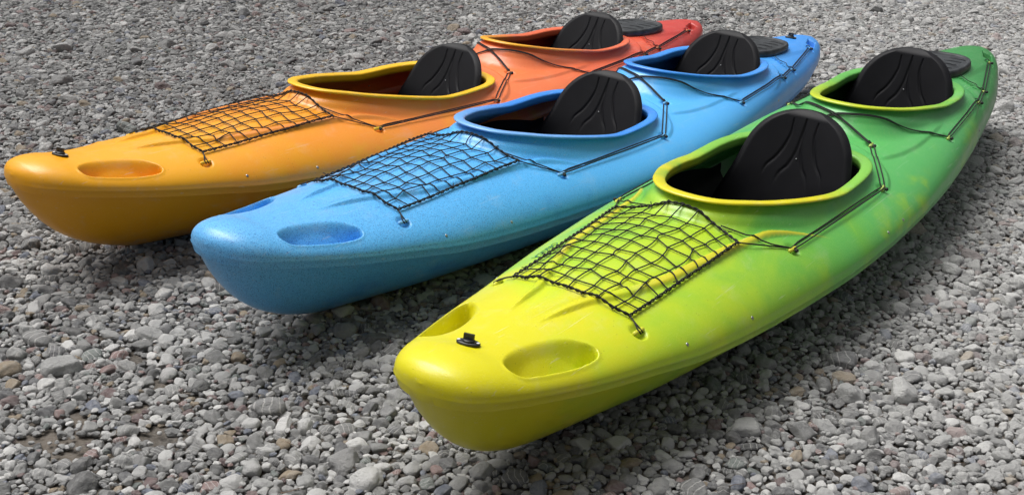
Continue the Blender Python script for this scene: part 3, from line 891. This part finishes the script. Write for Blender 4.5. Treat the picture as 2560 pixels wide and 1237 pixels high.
def stone_material():
    t = simple_mat('beach_stone', (.3, .3, .3), .75)
    oi = t.n.new('ShaderNodeObjectInfo'); tc = t.n.new('ShaderNodeTexCoord'); P = tc.outputs['Object']
    R = oi.outputs['Random']
    c = t.ramp(R, [(0, (.115, .115, .115)), (.09, (.20, .20, .197)), (.20, (.29, .289, .283)), (.31, (.38, .378, .37)), (.42, (.50, .497, .487)), (.50, (.33, .33, .325)), (.60, (.22, .219, .217)), (.68, (.14, .141, .145)), (.75, (.45, .448, .44)), (.81, (.15, .105, .103)), (.84, (.26, .18, .17)), (.87, (.28, .225, .16)), (.895, (.17, .19, .18)), (.92, (.155, .17, .21)), (.95, (.58, .575, .56)), (.985, (.27, .268, .262))], 'CONSTANT')
    # offset the texture so that copies of one stone differ
    va = t.n.new('ShaderNodeVectorMath'); va.operation = 'MULTIPLY_ADD'; cb = t.n.new('ShaderNodeCombineXYZ')
    for i in range(3): t.link(R, cb.inputs[i])
    t.link(cb.outputs[0], va.inputs[0]); va.inputs[1].default_value = (37, 91, 53); t.link(P, va.inputs[2]); Q = va.outputs[0]
    n = t.noise(Q, 1.6, 6, .62, .4); n2 = t.noise(Q, 9, 4, .7)
    c = t.mix(t.maprange(n, .35, .7, 0, .55), c, t.mix(.5, c, (.50, .495, .48)))
    c = t.mix(t.maprange(n2, .54, .70, 0, .5), c, t.mix(.6, c, (.06, .058, .055)))
    # pale veins on a few stones
    wv = t.n.new('ShaderNodeTexWave'); wv.inputs['Scale'].default_value = .7; wv.inputs['Distortion'].default_value = 7; wv.inputs['Detail'].default_value = 3; t.link(Q, wv.inputs['Vector'])
    hsh = t.math('FRACT', t.math('MULTIPLY', R, 17.31))
    c = t.mix(t.math('MULTIPLY', t.maprange(wv.outputs['Fac'], .93, .99, 0, .7), t.math('GREATER_THAN', hsh, .72)), c, (.52, .51, .49))
    # stone colour made darker towards the back left of the beach
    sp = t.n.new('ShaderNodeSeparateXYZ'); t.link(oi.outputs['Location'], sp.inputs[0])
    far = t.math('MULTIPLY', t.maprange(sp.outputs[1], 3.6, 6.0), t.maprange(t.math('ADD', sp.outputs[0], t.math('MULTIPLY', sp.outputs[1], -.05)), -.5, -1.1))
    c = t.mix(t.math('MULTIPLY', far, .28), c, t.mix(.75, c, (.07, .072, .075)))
    # stone colour made paler towards the right-hand side
    pale_right = t.maprange(t.math('ADD', sp.outputs[0], t.math('MULTIPLY', sp.outputs[1], -.15)), .1, 1.2)
    c = t.mix(t.math('MULTIPLY', pale_right, .28), c, (.62, .615, .60))
    t.link(c, t.b.inputs['Base Color']); t.b.inputs['Specular IOR Level'].default_value = .3
    t.link(t.math('MULTIPLY_ADD', n2, .25, .58), t.b.inputs['Roughness'])
    t.bump(t.math('ADD', t.math('MULTIPLY', n, 1.5), n2), .5, .12)
    return t.m
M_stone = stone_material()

# a dozen weathered stone shapes of unit radius
def stone_mesh(seed):
    r = np.random.default_rng(seed)
    bm = bmesh.new(); bmesh.ops.create_icosphere(bm, subdivisions=4, radius=1.0)
    co = np.array([v.co[:] for v in bm.verts])
    ax = np.array([1.0, r.uniform(.62, .92), r.uniform(.42, .68)])
    # flatten by a few random cutting planes, softly, as broken and rolled stones are
    d = np.ones(len(co))
    for _ in range(r.integers(9, 15)):
        n = r.normal(size=3); n /= np.linalg.norm(n); h = r.uniform(.62, .92)
        p = co@n
        lim = np.where(p > 1e-3, h/np.maximum(p, 1e-3), 9)
        k = 26.
        d = -np.log(np.exp(-k*d)+np.exp(-k*np.minimum(lim, 5)))/k
    # low lumps
    for _ in range(7):
        w = r.normal(size=3)*1.7; ph = r.uniform(0, 6.3); d = d*(1+.035*np.sin(co@w+ph))
    for _ in range(8):
        w = r.normal(size=3)*5.5; ph = r.uniform(0, 6.3); d = d*(1+.010*np.sin(co@w+ph))
    co = co*d[:, None]*ax
    for v, c in zip(bm.verts, co): v.co = c
    me = bpy.data.meshes.new('pebble'); bm.to_mesh(me); bm.free()
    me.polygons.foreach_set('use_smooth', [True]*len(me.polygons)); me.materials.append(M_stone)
    ext = co.max(0)-co.min(0)
    return me, ext/2
STONES = [stone_mesh(100+i) for i in range(16)]

# one packed, endlessly tileable patch of stones: big ones first, small ones into the gaps
TILE = 2.6
def pack_tile(seed):
    r = random.Random(seed); cell = .055; n = int(TILE/cell); cs = TILE/n
    grid = {}; out = []
    def ok(x, y, rad, f_):
        gx_, gy_ = int(x/cs), int(y/cs)
        for i in range(gx_-2, gx_+3):
            for j in range(gy_-2, gy_+3):
                for (a, b, c) in grid.get((i % n, j % n), ()):
                    dx = abs(a-x); dy = abs(b-y); dx = min(dx, TILE-dx); dy = min(dy, TILE-dy)
                    m = (rad+c)*f_
                    if dx*dx+dy*dy < m*m: return False
        return True
    A = TILE*TILE
    for r0, r1, dens, tries, f_ in ((.042, .054, 1.2, 2, .95), (.029, .042, 14, 2, .95), (.020, .029, 150, 3, .92), (.0138, .020, 620, 5, .90), (.0095, .0138, 1400, 6, .88), (.006, .0095, 2400, 4, .86)):
        want = int(dens*A)
        got = 0
        for _ in range(want*tries):
            x = r.random()*TILE; y = r.random()*TILE; rad = r0+(r1-r0)*r.random()**1.6
            if ok(x, y, rad, f_):
                grid.setdefault((int(x/cs) % n, int(y/cs) % n), []).append((x, y, rad)); out.append((x, y, rad)); got += 1
                if got >= want: break
    return np.array(out)
tile = pack_tile(5)
def cam_uv(P):
    """pixel position (of 2560 wide) and depth of world points"""
    X = P[:, 0]; Y = P[:, 1]; Z = P[:, 2]-CAM_H
    c, s = math.cos(CAM_PITCH), math.sin(CAM_PITCH); d = Y*c-Z*s; u = CAM_F*X/np.maximum(d, .1); v = -CAM_F*(Y*s+Z*c)/np.maximum(d, .1)
    cr, sr = math.cos(CAM_ROLL), math.sin(CAM_ROLL)
    return 1280+cr*u-sr*v, 618.5+sr*u+cr*v, d
pts = []
for i in range(-4, 4):
    for j in range(0, 5):
        q = tile.copy(); q[:, 0] += i*TILE; q[:, 1] += j*TILE; pts.append(q)
pts = np.concatenate(pts)
# a second, lower bed of small stones so that hardly any earth shows
nb = 60000
bed = np.stack([rng.uniform(-6.5, 6.5, nb*2), rng.uniform(1.2, 12.2, nb*2), .006+.009*rng.random(nb*2)**2], 1)
isbed = np.concatenate([np.zeros(len(pts), bool), np.ones(len(bed), bool)])
pts = np.concatenate([pts, bed])
P3 = np.stack([pts[:, 0], pts[:, 1], terrain(pts[:, 0], pts[:, 1])], 1)
u_, v_, d_ = cam_uv(P3)
keep = (u_ > -420) & (u_ < 2980) & (v_ > -170) & (v_ < 1560) & (d_ > .5)
pts = pts[keep]; P3 = P3[keep]; u_ = u_[keep]; v_ = v_[keep]; d_ = d_[keep]; isbed = isbed[keep]
N = len(pts)
# bare patches of earth at the lower left
bare = np.zeros(N)
for (bu, bv, ru, rv) in ((125, 1085, 70, 24), (175, 1115, 50, 20), (395, 1083, 55, 20), (345, 885, 32, 14), (385, 950, 26, 12), (195, 1022, 28, 12), (350, 1012, 22, 12)):
    q = ((u_-bu)/ru)**2+((v_-bv)/rv)**2+.5*np.sin(u_*.09)+.4*np.sin(v_*.17+u_*.05)
    bare = np.maximum(bare, q < 1)
rad = pts[:, 2]*rng.uniform(.94, 1.10, N)
drop = (bare > 0) & ((rad > .0085) | (rng.random(N) < .45)); 
pid = rng.integers(0, len(STONES), N)
ext = np.array([e for _, e in STONES])[pid]                   # half sizes of the chosen shape
mean = np.sqrt(ext[:, 0]*ext[:, 1])
sc = rad*1.10/mean
rot = np.stack([rng.normal(0, .22, N), rng.normal(0, .22, N), rng.uniform(0, 2*math.pi, N)], 1)
zh = ext[:, 2]*sc
z = terrain(pts[:, 0], pts[:, 1])-.030+zh*.55+np.where(isbed, -.006, 0)+rng.uniform(-.003, .004, N)+.008*(rad < .0138)+.004*(rad < .0095)
# settle the stones that lie under a hull
for k, (X, Y, hd, ro, pi_) in enumerate(POSES):
    Mi = (Matrix.Translation((X, Y, 0)) @ Euler((ro, pi_, hd)).to_matrix().to_4x4()).inverted()
    A = np.array(Mi)
    top = np.stack([pts[:, 0], pts[:, 1], z+zh*.9, np.ones(N)], 1)@A.T
    x, y, zz = top[:, 0], np.abs(top[:, 1]), top[:, 2]
    m = (x > .1) & (x < 4.3) & (y < .42)
    xs_ = np.clip(x, 0, KL); Wc = f_W(xs_)-.014; nl = f_nl(xs_); Zk = f_Zk(xs_); Zch = f_Zs(xs_)-.03
    q = np.clip(y/np.maximum(Wc, .01), 0, 1)
    hullz = Zk+(Zch-Zk)*q**(1/nl)+np.clip(.6-x, 0, 1)*.25
    pen = np.where(m & (q < 1), zz-hullz+.004, 0)
    z = z-np.clip(pen, 0, .06)
drop |= False
idx_all = np.where(~drop)[0]
# which stones show largest: size on screen, inside the frame and not behind a boat
Vh = np.array([v.co[:] for v in HULL.vertices])[::7]
mask = np.zeros((64, 130), bool)
for k, (X, Y, hd, ro, pi_) in enumerate(POSES):
    A = np.array(Matrix.Translation((X, Y, 0)) @ Euler((ro, pi_, hd)).to_matrix().to_4x4())
    w = (np.c_[Vh, np.ones(len(Vh))]@A.T)[:, :3]; a, b, _ = cam_uv(w)
    a = np.clip((a/20).astype(int), 0, 129); b = np.clip((b/20).astype(int), 0, 63); mask[b, a] = True
inside = (u_ > 8) & (u_ < 2552) & (v_ > 8) & (v_ < 1229)
hid = mask[np.clip((v_/20).astype(int), 0, 63), np.clip((u_/20).astype(int), 0, 129)]
score = np.where(inside & ~hid & ~drop & ~isbed, rad/d_, 0)
big = np.argsort(-score)[:300]
for i in big:
    me = STONES[pid[i]][0]
    o = bpy.data.objects.new('pebble', me); link(o, ground)
    o.location = (pts[i, 0], pts[i, 1], z[i]); o.rotation_euler = tuple(rot[i]); s = float(sc[i]); o.scale = (s, s, s)
rest = np.setdiff1d(idx_all, big)
# all the other stones as instances on a cloud of points
me = bpy.data.meshes.new('pebble_bed')
me.from_pydata(np.stack([pts[rest, 0], pts[rest, 1], z[rest]], 1).tolist(), [], [])
def attr(name, typ, data, prop):
    a = me.attributes.new(name, typ, 'POINT'); a.data.foreach_set(prop, np.asarray(data).ravel())
attr('stone_rot', 'FLOAT_VECTOR', rot[rest].astype(np.float32), 'vector')
attr('stone_scale', 'FLOAT', sc[rest].astype(np.float32), 'value')
attr('stone_kind', 'INT', pid[rest].astype(np.int32), 'value')
bed_o = bpy.data.objects.new('pebble_bed', me); link(bed_o, ground); bed_o['kind'] = 'stuff'
src = bpy.data.collections.new('stone_shapes')
for i, (m_, _) in enumerate(STONES):
    o = bpy.data.objects.new('stone_shape_%02d' % i, m_); src.objects.link(o)
ng = bpy.data.node_groups.new('scatter_stones', 'GeometryNodeTree')
ng.interface.new_socket('Geometry', in_out='INPUT', socket_type='NodeSocketGeometry'); ng.interface.new_socket('Geometry', in_out='OUTPUT', socket_type='NodeSocketGeometry')
gi = ng.nodes.new('NodeGroupInput'); go = ng.nodes.new('NodeGroupOutput')
m2p = ng.nodes.new('GeometryNodeMeshToPoints'); iop = ng.nodes.new('GeometryNodeInstanceOnPoints'); ci = ng.nodes.new('GeometryNodeCollectionInfo')
ci.inputs['Collection'].default_value = src; ci.inputs['Separate Children'].default_value = True; ci.inputs['Reset Children'].default_value = True
def named(n, t):
    a = ng.nodes.new('GeometryNodeInputNamedAttribute'); a.data_type = t; a.inputs['Name'].default_value = n; return a.outputs['Attribute']
iop.inputs['Pick Instance'].default_value = True
e2r = ng.nodes.new('FunctionNodeEulerToRotation')
L = ng.links.new
L(gi.outputs[0], m2p.inputs['Mesh']); L(m2p.outputs[0], iop.inputs['Points']); L(ci.outputs[0], iop.inputs['Instance'])
L(named('stone_kind', 'INT'), iop.inputs['Instance Index']); L(named('stone_rot', 'FLOAT_VECTOR'), e2r.inputs[0]); L(e2r.outputs[0], iop.inputs['Rotation']); L(named('stone_scale', 'FLOAT'), iop.inputs['Scale'])
L(iop.outputs[0], go.inputs[0])
md = bed_o.modifiers.new('scatter_stones', 'NODES'); md.node_group = ng
print('stones', len(rest)+len(big), 'tile', len(tile))

# dry pine needles and bits of stem blown between the stones
nd = MB(); rr = np.random.default_rng(77)
for _ in range(420):
    x = rr.uniform(-3.2, 3.2); y = rr.uniform(2.4, 7.5); a = rr.uniform(0, 6.28); l = rr.uniform(.02, .06); zt = float(terrain(np.array([x]), np.array([y]))[0])+rr.uniform(-.012, .004)
    p = np.array([x, y, zt]); d = np.array([math.cos(a)*l, math.sin(a)*l, rr.uniform(-.008, .010)]); m_ = np.array([-math.sin(a), math.cos(a), 0])*rr.normal(0, .004)
    nd.add(tube([p-d/2, p+m_, p+d/2], rr.uniform(.0005, .0010), 3))
pn = nd.build('pine_needles', simple_mat('dry_needle', (.16, .10, .055), .8).m); tag(pn, 'dry brown pine needles scattered thinly over the pebbles', 'pine needles', None, 'stuff')
